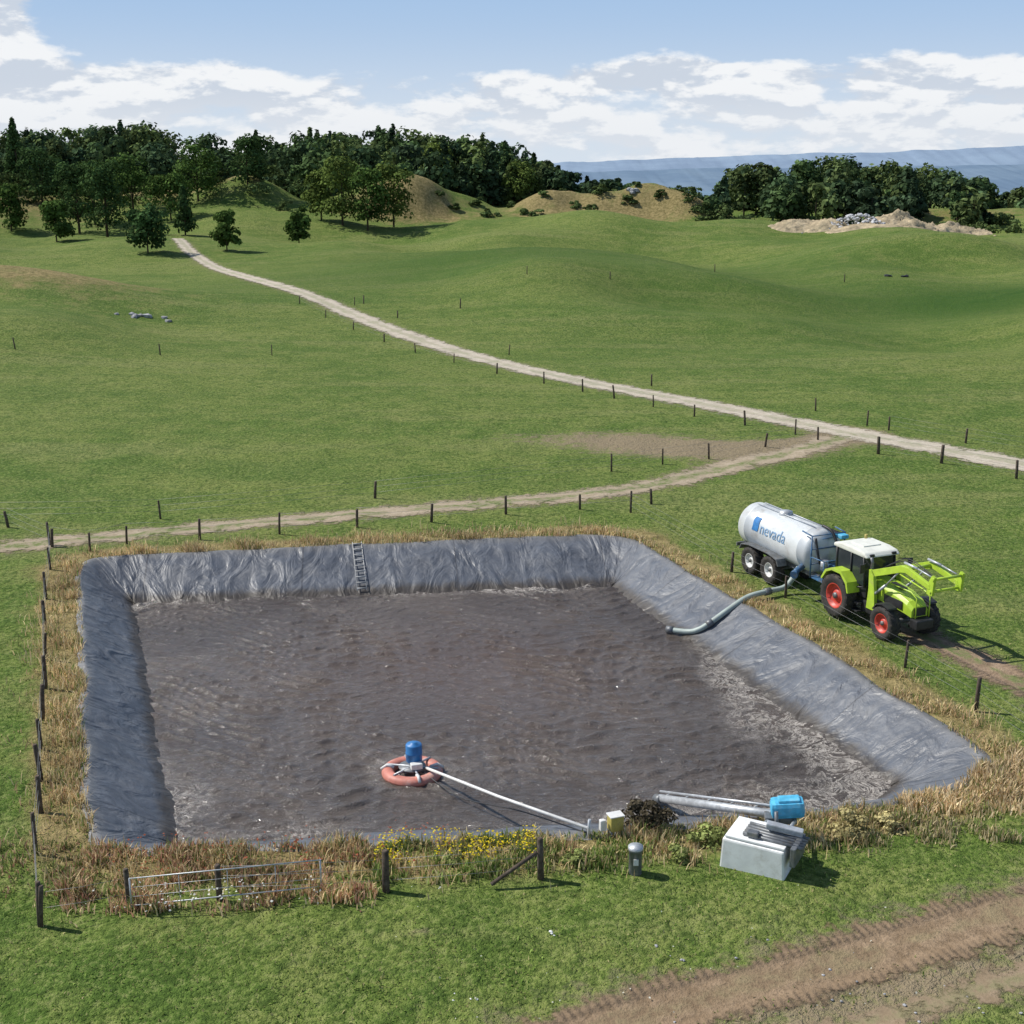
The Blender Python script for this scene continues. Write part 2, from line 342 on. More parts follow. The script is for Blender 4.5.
F=np.stack([ii[:-1].ravel(),ii[1:].ravel(),jj[1:].ravel(),jj[:-1].ravel()],1)
m,nt,b,o=nmat('pond_liner'); uv=N(nt,'ShaderNodeTexCoord').outputs['UV']; v=objco(nt)
mp=N(nt,'ShaderNodeMapping'); mp.inputs['Scale'].default_value=(.8,.5,1); nt.links.new(uv,mp.inputs[0])
w1=noise(nt,mp.outputs[0],1.1,4,.5,1.4); w2=noise(nt,v,1.4,7,.7); w4=noise(nt,v,7,4,.7)
s=N(nt,'ShaderNodeSeparateXYZ'); nt.links.new(uv,s.inputs[0])
c=mix(nt,mrange(nt,w1,.3,.7),(.088,.097,.115),(.125,.137,.160))
c=mix(nt,mrange(nt,w2,.46,.72,0,.6),c,(.195,.20,.21))
c=mix(nt,mrange(nt,w4,.5,.7,0,.35),c,(.06,.065,.075))
top=mrange(nt,math_(nt,'ADD',s.outputs[1],math_(nt,'MULTIPLY',w2,.7)),.75,.35); c=mix(nt,math_(nt,'MULTIPLY',top,.35),c,(.25,.235,.21))
stain=mrange(nt,math_(nt,'ADD',s.outputs[1],math_(nt,'MULTIPLY',w2,.8)),2.25,2.8)
c=mix(nt,stain,c,(.055,.046,.038))
fr=math_(nt,'ABSOLUTE',math_(nt,'SUBTRACT',math_(nt,'FRACT',math_(nt,'DIVIDE',s.outputs[0],6.8)),.5))
c=mix(nt,mrange(nt,fr,.008,.0,0,.6),c,(.03,.03,.035))
nt.links.new(c,b.inputs['Base Color']); nt.links.new(mrange(nt,w2,.3,.7,.38,.60),b.inputs['Roughness'])
bump(nt,math_(nt,'ADD',math_(nt,'MULTIPLY',w1,1.6),math_(nt,'ADD',math_(nt,'MULTIPLY',w2,.25),math_(nt,'MULTIPLY',w4,.05))),b,.85,.16)
newmesh('pond_liner',V.reshape(-1,3),F,None,m,None,True,np.array(UV).reshape(-1,2))
A,B,C,E=[np.array(q) for q in ((-16.6,52.8),(4.6,55.2),(12.6,33.2),(-9.1,31.2))]
k=440; U,W=np.meshgrid(np.linspace(0,1,k),np.linspace(0,1,k)); U=U[...,None];W=W[...,None]
Pw=(E*(1-U)+C*U)*(1-W)+(A*(1-U)+B*U)*W; px,py=Pw[...,0],Pw[...,1]
dR=pathdist(px,py,[(4.4,54.7),(11.4,35.6)]); dN=pathdist(px,py,[(11.4,35.6),(10.2,34.2),(-9.2,32.1)]); dL=pathdist(px,py,[(-9.2,32.1),(-16.1,52.4)]); dF=pathdist(px,py,[(-16.1,52.4),(4.4,54.7)])
rp=np.hypot(px+3,py-36.4)
foam=.8*np.exp(-dR/.8)*sstep(-py,-54,-40)+.9*np.exp(-dR/1.8)*sstep(-py,-42,-37)+.9*np.exp(-dN/1.3)*(.5+.5*sstep(px,0,9))+.35*np.exp(-dL/.7)+.5*np.exp(-dF/.7)
foam+=.3*np.exp(-((px+9.4)/.9)**2-((py-35)/1.8)**2)+.4*np.exp(-((px-.5)/1.8)**2-((py-54)/.7)**2)+.42*np.exp(-((px-7.7)/1.0)**2-((py-43)/5)**2)+.32*np.exp(-((rp-1.3)/.6)**2)+.25*np.exp(-((px+7.5)/3)**2-((py-51.5)/1)**2)
mid=np.exp(-((px+2)/6)**2-((py-45)/6)**2)
r_=np.random.default_rng(77); wz=0
wxp=px+.5*np.sin(py*.7+px*.3)+.3*np.sin(px*.9-py*.5); wyp=py+.4*np.sin(px*.6)+.25*np.sin(px*1.3+py*.8)
for i in range(32):
    lam=r_.uniform(.30,.80); an=math.pi/2+r_.normal(-.3,.6); kk=2*math.pi/lam; ph=r_.uniform(0,6.28)
    wz=wz+.0115*lam*np.sin((wxp*math.cos(an)+wyp*math.sin(an))*kk+ph)
wz=wz*(.8+.6*fieldnoise(px,py,.45,90))
wz=wz+.6*np.abs(wz)
wz=wz+.03*np.exp(-rp/2.5)*np.sin(rp*7)
wz=np.clip(wz,-.10,.12)
ii=np.arange(k*k).reshape(k,k); F=np.stack([ii[:-1,:-1].ravel(),ii[:-1,1:].ravel(),ii[1:,1:].ravel(),ii[1:,:-1].ravel()],1)
m,nt,b,o=nmat('slurry_water'); v=objco(nt); a=N(nt,'ShaderNodeAttribute'); a.attribute_name='Col'; sp=N(nt,'ShaderNodeSeparateColor'); nt.links.new(a.outputs['Color'],sp.inputs[0])
r1=noise(nt,objco(nt,(1.2,2.4,1)),2.2,4,.6,.8); nb=noise(nt,v,.25,4,.6)
rdg=math_(nt,'ABSOLUTE',math_(nt,'SUBTRACT',r1,.5))
fw=N(nt,'ShaderNodeTexNoise'); fw.inputs['Scale'].default_value=.9; fw.inputs['Detail'].default_value=7; fw.inputs['Roughness'].default_value=.74; fw.inputs['Distortion'].default_value=1.6; nt.links.new(v,fw.inputs['Vector'])
base=mix(nt,mrange(nt,nb,.3,.7),(.075,.063,.055),(.115,.096,.082)); base=mix(nt,math_(nt,'MULTIPLY',sp.outputs[1],.6),base,(.125,.088,.070))
fl=math_(nt,'ABSOLUTE',math_(nt,'SUBTRACT',fw.outputs[0],.5)); line=mrange(nt,fl,.0,.04,1,0)
fm=math_(nt,'MULTIPLY',mrange(nt,math_(nt,'ADD',sp.outputs[0],math_(nt,'MULTIPLY',math_(nt,'SUBTRACT',nb,.5),.9)),.2,.8),math_(nt,'ADD',math_(nt,'MULTIPLY',line,.8),mrange(nt,fw.outputs[0],.54,.62,0,.7)),clamp=True)
base=mix(nt,fm,base,(.52,.48,.43)); nt.links.new(base,b.inputs['Base Color']); nt.links.new(mrange(nt,fm,0,1,.08,.7),b.inputs['Roughness'])
b.inputs['IOR'].default_value=1.5
bump(nt,rdg,b,1.0,.14)
newmesh('pond_water',np.stack([px,py,WL+wz],-1).reshape(-1,3),F,np.stack([foam,mid,mid*0],-1).reshape(-1,3),m,None,True)
# ---------------------------------------------------------------- grass
def blades(name,x,y,h,w,col,lean=.35,z=None,mat=M_veg):
    n=len(x); a=rng.uniform(0,2*np.pi,n); z0=(H(x,y)+micro(x,y)-.03) if z is None else z
    la=rng.uniform(0,2*np.pi,n); l=rng.uniform(0,lean,n)*h
    dx,dy=np.cos(a)*w/2,np.sin(a)*w/2
    bx,by=np.cos(la)*l,np.sin(la)*l
    V=np.empty((n,5,3)); 
    V[:,0]=np.stack([x-dx,y-dy,z0],1); V[:,1]=np.stack([x+dx,y+dy,z0],1)
    V[:,2]=np.stack([x+dx*.9+bx*.4,y+dy*.9+by*.4,z0+h*.6],1); V[:,3]=np.stack([x-dx*.9+bx*.4,y-dy*.9+by*.4,z0+h*.6],1)
    V[:,4]=np.stack([x+bx,y+by,z0+h*(1-.2*l/h)],1)
    i=np.arange(n)[:,None]*5
    F=np.concatenate([i+np.array([[0,1,2]]),i+np.array([[0,2,3]]),i+np.array([[3,2,4]])])
    c=np.repeat(col,5,axis=0); return newmesh(name,V.reshape(-1,3),F,c,mat)
def pal(n,cols,wts,j=.25):
    c=np.array(cols)[rng.choice(len(cols),n,p=np.array(wts)/sum(wts))]; return c*rng.uniform(1-j,1+j,(n,1))
xs=[];ys=[]
for (y0,y1,den) in ((18.5,26,105),(26,34,80),(34,46,28),(46,62,12)):
    xm=y1*.43+2; A_=(2*xm)*(y1-y0); nn=int(A_*den); x=rng.uniform(-xm,xm,nn);y=rng.uniform(y0,y1,nn); k_=np.abs(x)<y*.43+2; xs.append(x[k_]);ys.append(y[k_])
x=np.concatenate(xs);y=np.concatenate(ys)
pd=polydist(x,y,RIMf); keep=pd<-.1
for P,w in ((FRONT,1.35),(FRONT2,.8),(RUT,1.1),(SEC,1.3)): keep&=(pathdist(x,y,P)>w*rng.uniform(.2,1.35,len(x)))
keep&=(fieldnoise(x,y,2.5,3)+rng.uniform(-.5,.5,len(x)))>-.3
x=x[keep];y=y[keep];n_=len(x); fn=fieldnoise(x,y,1.2,5); fn2=fieldnoise(x,y,.5,8); fn3=fieldnoise(x,y,.9,71)
hh=rng.uniform(.04,.10,n_)*(1+1.1*np.clip(fn,0,1))
c=pal(n_,[(.10,.165,.032),(.15,.205,.05),(.07,.115,.022),(.28,.25,.12)],[4,4,2,2.2]); c*=(1+.45*fn2[:,None])
dm=(fn3+rng.uniform(-.3,.3,n_)>.28); c[dm]=c[dm]*.4+np.array([.17,.14,.065])
blades('meadow_grass',x,y,hh,rng.uniform(.02,.045,n_),c,1.0)
K0=52000
i=rng.integers(0,len(RIM),K0); off=np.abs(rng.normal(.1,.85,K0))+.05; off=np.minimum(off,2.6)
x=RIM[i,0]+dirs[i,0]*off+rng.normal(0,.14,K0); y=RIM[i,1]+dirs[i,1]*off+rng.normal(0,.14,K0)
cl=fieldnoise(x,y,3.2,11)+.5*fieldnoise(x,y,7,12)+.3*fieldnoise(x,y,1.1,13)
keep=(cl+rng.uniform(-.4,.4,len(x))>-.05+.25*((x>5)&(y>40)))&(polydist(x,y,RIMf)<-.02)
x=x[keep];y=y[keep];cl=cl[keep];n_=len(x)
hh=rng.uniform(.12,.5,n_)*(.7+.8*np.clip(cl,0,1)); hh*=np.where((x>5)&(y>38),.7,1)
c=pal(n_,[(.42,.33,.18),(.50,.41,.24),(.28,.20,.11),(.13,.17,.05),(.34,.23,.14)],[4.5,3.2,2,2.6,2]); c*=(1+.35*fieldnoise(x,y,.8,14))[:,None]
blades('dry_grass',x,y,hh,rng.uniform(.015,.04,n_),c,.8)
def strip(name,n,x0,x1,y0,y1,hr,cols,w,wd=(.02,.05),seed=1,th=-.15,lean=.7):
    x=rng.uniform(x0,x1,n); y=y0+(y1-y0)*rng.uniform(0,1,n)+ (x+10.8)*.085+rng.normal(0,.18,n)
    f=fieldnoise(x,y,3.5,seed)+.5*fieldnoise(x,y,8,seed+50); k_=(f+rng.uniform(-.35,.35,n)>th)&(polydist(x,y,RIMf)<-.05); x=x[k_];y=y[k_];f=f[k_]
    h_=rng.uniform(hr[0],hr[1],len(x))*(.7+.9*np.clip(f,0,1)); c=pal(len(x),cols,w); c*=(1+.4*fieldnoise(x,y,1.3,seed+9))[:,None]
    return blades(name,x,y,h_,rng.uniform(wd[0],wd[1],len(x)),c,lean)
STR=[(.46,.36,.21),(.35,.23,.15),(.27,.14,.10),(.14,.17,.055)]
strip('dry_weeds',21000,-10.8,-3.2,26.6,29.5,(.12,.42),STR,[4,2.6,1.8,3.4],seed=21,th=0)
strip('dry_weeds',13000,-3.4,3.5,27.4,29.3,(.12,.36),[(.12,.17,.045),(.18,.22,.07),(.38,.31,.17)],[4,3,2.6],seed=22,th=-.05)
strip('dry_weeds',11000,3.5,13,27.9,30.2,(.1,.3),[(.14,.18,.055),(.42,.35,.21),(.30,.24,.14)],[3,3,2],seed=23,th=0)
strip('dry_weeds',9000,10.5,16.5,29.5,32.5,(.2,.55),[(.50,.40,.25),(.40,.30,.18),(.18,.19,.07)],[4,3,1.5],seed=24)
strip('reeds',3500,-16,-10.8,27.2,30,(.1,.25),STR,[1,1,1,5],seed=25,th=.1)
def leafquads(C,Nn,s):
    n=len(C); Nn=Nn/np.linalg.norm(Nn,axis=1)[:,None]; r=rng.normal(size=(n,3)); T=np.cross(Nn,r); T/=np.linalg.norm(T,axis=1)[:,None]+1e-9; Bn=np.cross(Nn,T)
    s=np.asarray(s)[:,None]*.5; e=rng.uniform(.7,1.3,(n,1))
    V=np.stack([C-T*s*e,C-Bn*s,C+T*s*e,C+Bn*s],1).reshape(-1,3); F=np.arange(4*n).reshape(-1,4); return V,F
def heads(name,n,x0,x1,y0,y1,col,s,z):
    x=rng.uniform(x0,x1,n);y=rng.uniform(y0,y1,n)+(x+10.8)*.085; k_=fieldnoise(x,y,4,31)+rng.uniform(-.4,.4,n)>.05; x=x[k_];y=y[k_]; n=len(x)
    zz=H(x,y)+rng.uniform(z[0],z[1],n); C=np.stack([x,y,zz],1); q=leafquads(C,rng.normal(0,.4,(n,3))+[0,0,1],rng.uniform(s*.6,s*1.3,n)); 
    newmesh(name,q[0],q[1],np.repeat(pal(n,[col],[1]),4,0),M_veg)
heads('yellow_flowers',1500,-3.4,.6,27.8,29.2,(.46,.36,.02),.055,(.2,.42))
heads('white_flowers',300,-10,-4.5,26.3,27.4,(.5,.5,.46),.055,(.15,.35))
heads('white_flowers',140,-3,9,21,29,(.42,.42,.36),.045,(.04,.1))
heads('red_weeds',600,-10.5,-1.5,27.6,29.4,(.22,.07,.04),.06,(.3,.55))
# ---------------------------------------------------------------- trees
def crown(cx,cy,z0,rx,hz,kind,nl,nq,ls,base):
    Cs=[];Ns=[];Cc=[]
    for l in range(nl):
        if kind=='cone':
            t=(l+.5)/nl; ang=rng.uniform(0,6.28); rr=rx*(1-t)**.8*rng.uniform(.35,.65); c0=np.array([cx+math.cos(ang)*rr,cy+math.sin(ang)*rr,z0+hz*(.08+.88*t)]); lr=np.array([rx*.5*(1-t*.75)]*2+[hz*.10])
        else:
            tz=rng.uniform(.08,.9)**.9; env=math.sqrt(max(.05,1-((tz-.4)/.6)**2)); ang=rng.uniform(0,6.28); rad=rng.uniform(.2,.74)*env
            q=rng.uniform(.26,.44)*(.6+.4*env)
            c0=np.array([cx+math.cos(ang)*rx*rad,cy+math.sin(ang)*rx*rad,z0+hz*tz]); lr=np.array([rx*q,rx*q,min(hz*.5*q,rx*q*1.05)])
        d=rng.normal(size=(nq,3)); d/=np.linalg.norm(d,axis=1)[:,None]; d[:,2]=np.where(d[:,2]<-.3,-d[:,2],d[:,2])
        Cs.append(c0+d*lr*rng.uniform(.7,1.15,(nq,1))); Ns.append(d+rng.normal(0,.35,(nq,3))+[0,0,.15])
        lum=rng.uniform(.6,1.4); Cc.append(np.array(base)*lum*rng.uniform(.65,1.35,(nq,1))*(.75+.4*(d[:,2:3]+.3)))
    C=np.concatenate(Cs);q=leafquads(C,np.concatenate(Ns),rng.uniform(.6,1.3,len(C))*ls); return q[0],q[1],np.repeat(np.concatenate(Cc),4,0)
def trunkq(x,y,z,h,r,limbs=4,rx=2):
    V=[];F=[]
    paths=[([(x,y,z-.3),(x+.1*r,y,z+h*.35),(x+.4*r,y+.3*r,z+h*.8)],[r*1.3,r,r*.35])]
    for l in range(limbs):
        a=l*6.28/limbs+.5; paths.append(([(x,y,z+h*.2),(x+math.cos(a)*rx*.3,y+math.sin(a)*rx*.3,z+h*.4),(x+math.cos(a)*rx*.6,y+math.sin(a)*rx*.6,z+h*.6)],[r*.6,r*.4,r*.15]))
    for p,rr in paths:
        v,f=tubeVF(p,rr,6); o=len(V); V+=[tuple(q) for q in v]; F+=[tuple(i+o for i in q) for q in f if len(q)==4]
    return np.array(V),np.array(F)
def tree(name,x,y,h,rx,kind='round',base=(.045,.075,.02),nl=34,nq=72,ls=.58):
    z=h1(x,y); th=h*.03
    v,f,c=crown(x,y,z+th*.6,rx,h-th*.6,kind,nl,nq,ls,base); tv,tf=trunkq(x,y,z,h,.024*h*.6,4,rx)
    V=np.concatenate([v,tv]);F=np.concatenate([f,tf+len(v)]);C=np.concatenate([c,np.tile([[.045,.035,.025]],(len(tv),1))])
    return newmesh(name,V,F,C,M_leaf)
def ux(u,Y): return (u-512)/1300*(Y*.966+4)
G1=(.042,.070,.018);G2=(.030,.052,.018);G3=(.062,.085,.022)
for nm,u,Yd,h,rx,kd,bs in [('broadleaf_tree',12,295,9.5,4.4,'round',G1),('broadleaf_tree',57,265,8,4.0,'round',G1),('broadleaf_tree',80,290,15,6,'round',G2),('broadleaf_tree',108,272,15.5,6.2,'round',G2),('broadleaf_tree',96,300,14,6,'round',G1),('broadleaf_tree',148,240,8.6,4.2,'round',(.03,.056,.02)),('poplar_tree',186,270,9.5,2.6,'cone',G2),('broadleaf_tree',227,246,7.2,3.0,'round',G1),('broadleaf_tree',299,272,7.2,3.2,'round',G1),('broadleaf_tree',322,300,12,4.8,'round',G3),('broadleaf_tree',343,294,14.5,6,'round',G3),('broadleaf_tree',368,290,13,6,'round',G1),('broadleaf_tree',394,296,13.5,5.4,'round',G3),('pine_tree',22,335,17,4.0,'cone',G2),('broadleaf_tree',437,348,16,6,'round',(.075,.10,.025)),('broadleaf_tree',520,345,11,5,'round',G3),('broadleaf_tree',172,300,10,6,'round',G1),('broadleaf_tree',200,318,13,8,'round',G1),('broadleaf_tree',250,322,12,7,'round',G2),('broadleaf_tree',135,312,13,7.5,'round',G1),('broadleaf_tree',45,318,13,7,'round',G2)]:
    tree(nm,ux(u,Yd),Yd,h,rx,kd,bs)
tu=[-200,0,30,60,130,200,240,280,330,360,420,460,500,530,560,600,660,690,705,725,780,830,870,920,960,990,1024,1250]
tv=[140,141,137,138,130,141,148,137,139,133,138,139,147,153,168,176,186,188,184,168,166,156,167,165,172,183,190,185]
V=[];F=[];C=[];o=0
for k_ in range(600):
    u=rng.uniform(-180,1240) if k_<440 else rng.uniform(-60,560); Yd=rng.uniform(338,435) if u<700 else rng.uniform(308,405)
    if 540<u<700: Yd=rng.uniform(350,430)
    x=ux(u,Yd); z=h1(x,Yd); top=16.7+(165-np.interp(u,tu,tv))*(Yd/1300)
    frontness=(Yd-338)/100 if u<700 else (Yd-308)/98
    hgt=(top-z)*rng.uniform(.72,1.12)*(1 if frontness>.35 else rng.uniform(.6,.9))
    if hgt<4: hgt=rng.uniform(4,6)
    cone=rng.random()<(.30 if 230<u<580 else .06); rx=hgt*rng.uniform(.22,.3) if cone else min(hgt*rng.uniform(.42,.62),8.5)
    if cone: hgt*=1.05
    bs=np.array([G1,G2,G2,G3][rng.integers(4)])*(rng.uniform(.6,1.25)); bs=bs*.85+np.array([.008,.010,.011])
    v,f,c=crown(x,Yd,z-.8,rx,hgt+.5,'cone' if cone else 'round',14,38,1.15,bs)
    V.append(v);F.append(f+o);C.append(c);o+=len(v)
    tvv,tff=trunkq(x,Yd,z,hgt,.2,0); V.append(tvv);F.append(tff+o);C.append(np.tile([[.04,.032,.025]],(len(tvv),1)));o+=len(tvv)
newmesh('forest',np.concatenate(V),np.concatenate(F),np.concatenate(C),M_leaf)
V=[];F=[];C=[];o=0
SH=[(30,318,2.5),(260,318,3),(285,312,2),(455,318,1.3),(575,318,1.4),(600,322,2),(628,318,1.6),(690,314,2.5),(720,310,3),(745,306,3.4),(770,302,3),(660,318,1.5),(985,300,2.5),(1010,296,3),(960,305,2.4),(1040,296,3),(215,325,4),(120,325,4),(60,322,3.5),(150,322,4),(800,304,2.6),(5,322,4)]+[(rng.uniform(-40,300),rng.uniform(322,336),rng.uniform(2.5,4.5)) for q in range(16)]+[(rng.uniform(440,700),rng.uniform(312,336),rng.uniform(.6,1.6)) for q in range(22)]+[(rng.uniform(700,1040),rng.uniform(302,312),rng.uniform(1.5,3.2)) for q in range(22)]
for u,Yd,s in SH:
    x=ux(u,Yd); v,f,c=crown(x,Yd,h1(x,Yd)-.6,s*1.4,s*1.4,'round',10,36,.55,np.array((.05,.07,.025))*rng.uniform(.7,1.2)); V.append(v);F.append(f+o);C.append(c);o+=len(v)
newmesh('shrubs',np.concatenate(V),np.concatenate(F),np.concatenate(C),M_leaf)
# ---------------------------------------------------------------- distant hills
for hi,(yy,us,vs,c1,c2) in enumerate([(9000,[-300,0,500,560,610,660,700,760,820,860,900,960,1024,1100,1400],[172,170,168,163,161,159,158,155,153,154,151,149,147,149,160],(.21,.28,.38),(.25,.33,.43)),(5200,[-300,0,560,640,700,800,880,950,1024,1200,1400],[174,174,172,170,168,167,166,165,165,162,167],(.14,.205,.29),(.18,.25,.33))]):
    m,nt,b,o_=nmat('hazy_hills'); nt.links.new(mix(nt,mrange(nt,noise(nt,objco(nt,(1,1,3)),.0025,6,.65),.35,.65),c1,c2),b.inputs['Base Color']); b.inputs['Roughness'].default_value=1; b.inputs['Specular IOR Level'].default_value=0  # hills' base colour is blue to paint in the aerial haze
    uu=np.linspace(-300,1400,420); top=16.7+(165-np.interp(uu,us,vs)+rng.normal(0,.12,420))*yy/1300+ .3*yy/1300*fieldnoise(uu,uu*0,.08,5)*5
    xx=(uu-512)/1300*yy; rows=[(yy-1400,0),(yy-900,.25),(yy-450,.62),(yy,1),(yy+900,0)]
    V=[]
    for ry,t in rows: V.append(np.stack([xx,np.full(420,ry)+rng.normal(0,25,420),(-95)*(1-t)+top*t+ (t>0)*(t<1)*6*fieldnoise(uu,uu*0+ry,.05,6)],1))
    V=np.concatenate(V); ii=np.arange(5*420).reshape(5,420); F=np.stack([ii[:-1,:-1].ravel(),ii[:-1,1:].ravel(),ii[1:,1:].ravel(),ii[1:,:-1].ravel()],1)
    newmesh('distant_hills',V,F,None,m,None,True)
# ---------------------------------------------------------------- rock piles
def rocks(name,cx,cy,n,sx,sy,smin,smax,mat,pile=0):
    V=[];F=[]
    for i in range(n):
        s=random.uniform(smin,smax); x=cx+random.gauss(0,sx);y=cy+random.gauss(0,sy); z=h1(x,y)+pile*math.exp(-((x-cx)/(sx*1.2))**2-((y-cy)/(sy*1.2))**2)
        bm=bmesh.new(); bmesh.ops.create_icosphere(bm,subdivisions=1,radius=s)
        for v in bm.verts: v.co*=random.uniform(.65,1.2); v.co.z*=.65
        o=len(V); V+=[tuple(v.co+Vector((x,y,z+s*.15))) for v in bm.verts]; F+=[tuple(q.index+o for q in f.verts) for f in bm.faces]; bm.free()
    return pyobj(name,V,F,mat)
def mound(name,cx,cy,rx,ry,h,mat,seed=3):
    k=44; a=np.linspace(-1,1,k); Xm,Ym=np.meshgrid(a,a); r=np.hypot(Xm,Ym)*(1+.25*fieldnoise(Xm*3,Ym*3,1.2,seed+7)); px_=cx+Xm*rx;py_=cy+Ym*ry
    z=H(px_,py_)+h*np.clip(1-r,0,1)**.7*(1+.7*fieldnoise(Xm*4,Ym*4,1.6,seed))+np.where(r<.95,rng.normal(0,.08*h,Xm.shape),0)-.15
    ii=np.arange(k*k).reshape(k,k); F=np.stack([ii[:-1,:-1].ravel(),ii[:-1,1:].ravel(),ii[1:,1:].ravel(),ii[1:,:-1].ravel()],1)
    newmesh(name,np.stack([px_,py_,z],-1).reshape(-1,3),F,None,mat)
M_wr=simple('white_rock',(.52,.52,.53),.9,0,.25,1)
rocks('rock_pile',71,274,230,4.2,1.5,.15,.55,M_wr,2.4)
mound('soil_heap',62,276,9,5,1.8,M_soil,3); mound('soil_heap',82,277,11,6,3.0,M_soil,5); mound('soil_heap',92,280,9,5,2.2,M_soil,8); mound('soil_heap',72,270,9,3,.9,M_soil,9); rocks('rocks',82,273,60,7,1.5,.12,.4,M_soil,.4)
rocks('rock_pile',-40.5,144,9,1.3,.6,.3,.7,M_rockg); rocks('boulder',56,192,5,1.2,.4,.3,.5,M_black); rocks('rock_pile',ux(628,322),321,12,1.0,.6,.3,.9,M_rockg,1)
rocks('stones',-4.2,22.3,5,.18,.1,.05,.12,M_white); rocks('stones',1.0,25.9,3,.2,.2,.03,.07,M_white); rocks('stones',-1.0,24.1,4,.3,.3,.03,.06,M_white)
rocks('stones',7.0,24.3,60,3,.9,.015,.05,M_rockg)
# ---------------------------------------------------------------- fences
def fence(name,pts,hgt=1.1,wires=(.35,.65,.95),r=.065,lean=.05):
    P=empty(name); items=[]
    for (x,y) in pts:
        z=h1(x,y); lx,ly=random.gauss(0,lean),random.gauss(0,lean); hh=hgt*random.uniform(.86,1.1); rr=r*random.uniform(.8,1.2)
        items.append(([(x,y,z-.2),(x+lx*.5,y+ly*.5,z+hh*.5),(x+lx,y+ly,z+hh-.03),(x+lx,y+ly,z+hh)],[rr,rr*.95,rr*.9,rr*.6]))
    tubes('posts',items,M_wood,P,7)
    if wires:
        w=[]
        for (a,b_) in zip(pts[:-1],pts[1:]):
            for hz in wires: w.append(([(a[0],a[1],h1(*a)+hz),((a[0]+b_[0])/2,(a[1]+b_[1])/2,(h1(*a)+h1(*b_))/2+hz-.03),(b_[0],b_[1],h1(*b_)+hz)],.005))
        tubes('wires',w,M_wire,P,4)
    return P
fence('post_and_wire_fence',[(-21,56.7),(-19.7,53),(-18.5,49),(-17.4,45.7),(-16.3,42.5),(-15.4,40),(-14.6,37.4),(-13.9,35.3),(-13.2,33.3),(-12.6,31.5),(-11.9,29.2),(-10.8,26.3)],1.1)
fence('post_and_wire_fence',[(-10.8,26.3),(-8.9,26.9)],1.1,(.4,.8)) 
fence('post_and_wire_fence',[(-6.9,27.3),(-3,27.6),(.7,28.2)],1.0,(.3,.6,.85),.085)
fence('post_and_wire_fence',[(5.9,62.5),(9.3,52.6),(10.9,49.2),(13.5,41.8),(14.7,38.2),(15.6,34.5),(16.2,31.5)],1.05)
fence('post_and_wire_fence',[(-27,59.2),(-24,59.7),(-20.8,56.4),(-18.9,55.8),(-17.6,57),(-14.4,57.6),(-10.9,58.6),(-7.4,59.8),(-3.9,60.6),(-.3,62),(3.4,62.9),(7.1,64)],.95)
fence('post_and_wire_fence',[(-34,60),(-25,60.8),(-17.2,61.4),(-7.1,65.2),(5.6,71.3),(8.7,73.3),(11.6,74.8),(15.5,78),(19.2,80)],.95)
fence('post_and_wire_fence',[(21.9,76.0),(24.8,73.3),(27.8,69.7),(31,65.8)],1.1,(.3,.7,1.0),.1)
fence('post_and_wire_fence',[(24.6,83.4),(28.2,79.2),(31.5,75.6)],1.0)
fence('post_and_wire_fence',[(18.2,82.0),(15.5,85.0),(12.6,88.5),(10.2,92.6),(7.7,96.6),(5.5,100.2),(2.6,104.8),(-1.3,110.9),(-5.3,118.1),(-9.3,125),(-13,132.2),(-17.1,140.4),(-21.2,148.6),(-25.7,158.6)],.95,(.5,.85))
fence('post_and_wire_fence',[(23.6,85),(21.5,90.8),(11.2,103.5),(-.3,123.5),(-13,148.5),(-18,159)],.95,None)
fence('post_and_wire_fence',[(-19,158),(-6.1,154),(1.9,168),(12.6,169),(28,182),(48,190)],1.1,None)
fence('post_and_wire_fence',[(-44,115),(-32,118),(-22.4,121)],1.1,None)
P=empty('timber_stay'); tubes('brace',[([(-.5,27.7,.1),(.6,28.15,.7)],.05)],M_wood,P)
P=empty('tube_gate',(-8.8,26.7,0),math.atan2(.75,4.3)); L=4.35
it=[([(0,0,.1),(0,.02,.85)],.02),([(L,0,.15),(L,.02,.9)],.02)]+[([(0,.0,z),(L*.5,.01,z+.02),(L,0,z+.05)],.015) for z in (.15,.85)]+[([(x,.0,.15),(x,.01,.87)],.008) for x in (1.1,2.2,3.3)]+[([(0,0,zz),(L,0,zz+.04)],.005) for zz in (.38,.62)]
tubes('frame',it,M_steel,P)
P=empty('pond_ladder'); a=Vector((-7.05,56.75,.14)); c_=Vector((-6.5,53.6,-1.12)); sd=Vector((.2,.04,0))
tubes('rails',[([a-sd,c_-sd],.018),([a+sd,c_+sd],.018)],M_rope,P); tubes('rungs',[([a.lerp(c_,t)-sd,a.lerp(c_,t)+sd],.035) for t in [.04+i*.115 for i in range(9)]],M_rope,P)
def smoothpath(P,n=8):
    P=[Vector(p) for p in P]; P=[P[0]]+P+[P[-1]]; out=[]
    for i in range(1,len(P)-2):
        for k in range(n):
            t=k/n; p0,p1,p2,p3=P[i-1:i+3]; out.append(.5*((2*p1)+(p2-p0)*t+(2*p0-5*p1+4*p2-p3)*t*t+(3*p1-p0-3*p2+p3)*t**3))
    return out+[P[-2]]
P=empty('suction_hose'); tubes('hose',[(smoothpath([(11.55,50.0,1.05),(11.25,49.85,.55),(10.9,49.65,.3),(10.2,49.25,.28),(9.3,48.75,.2),(8.5,48.35,-.18),(7.75,48.05,-.62),(7.35,48.05,-.88),(6.95,48.25,-1.06),(6.2,48.7,-1.13)]),.11)],M_pipe,P,12)
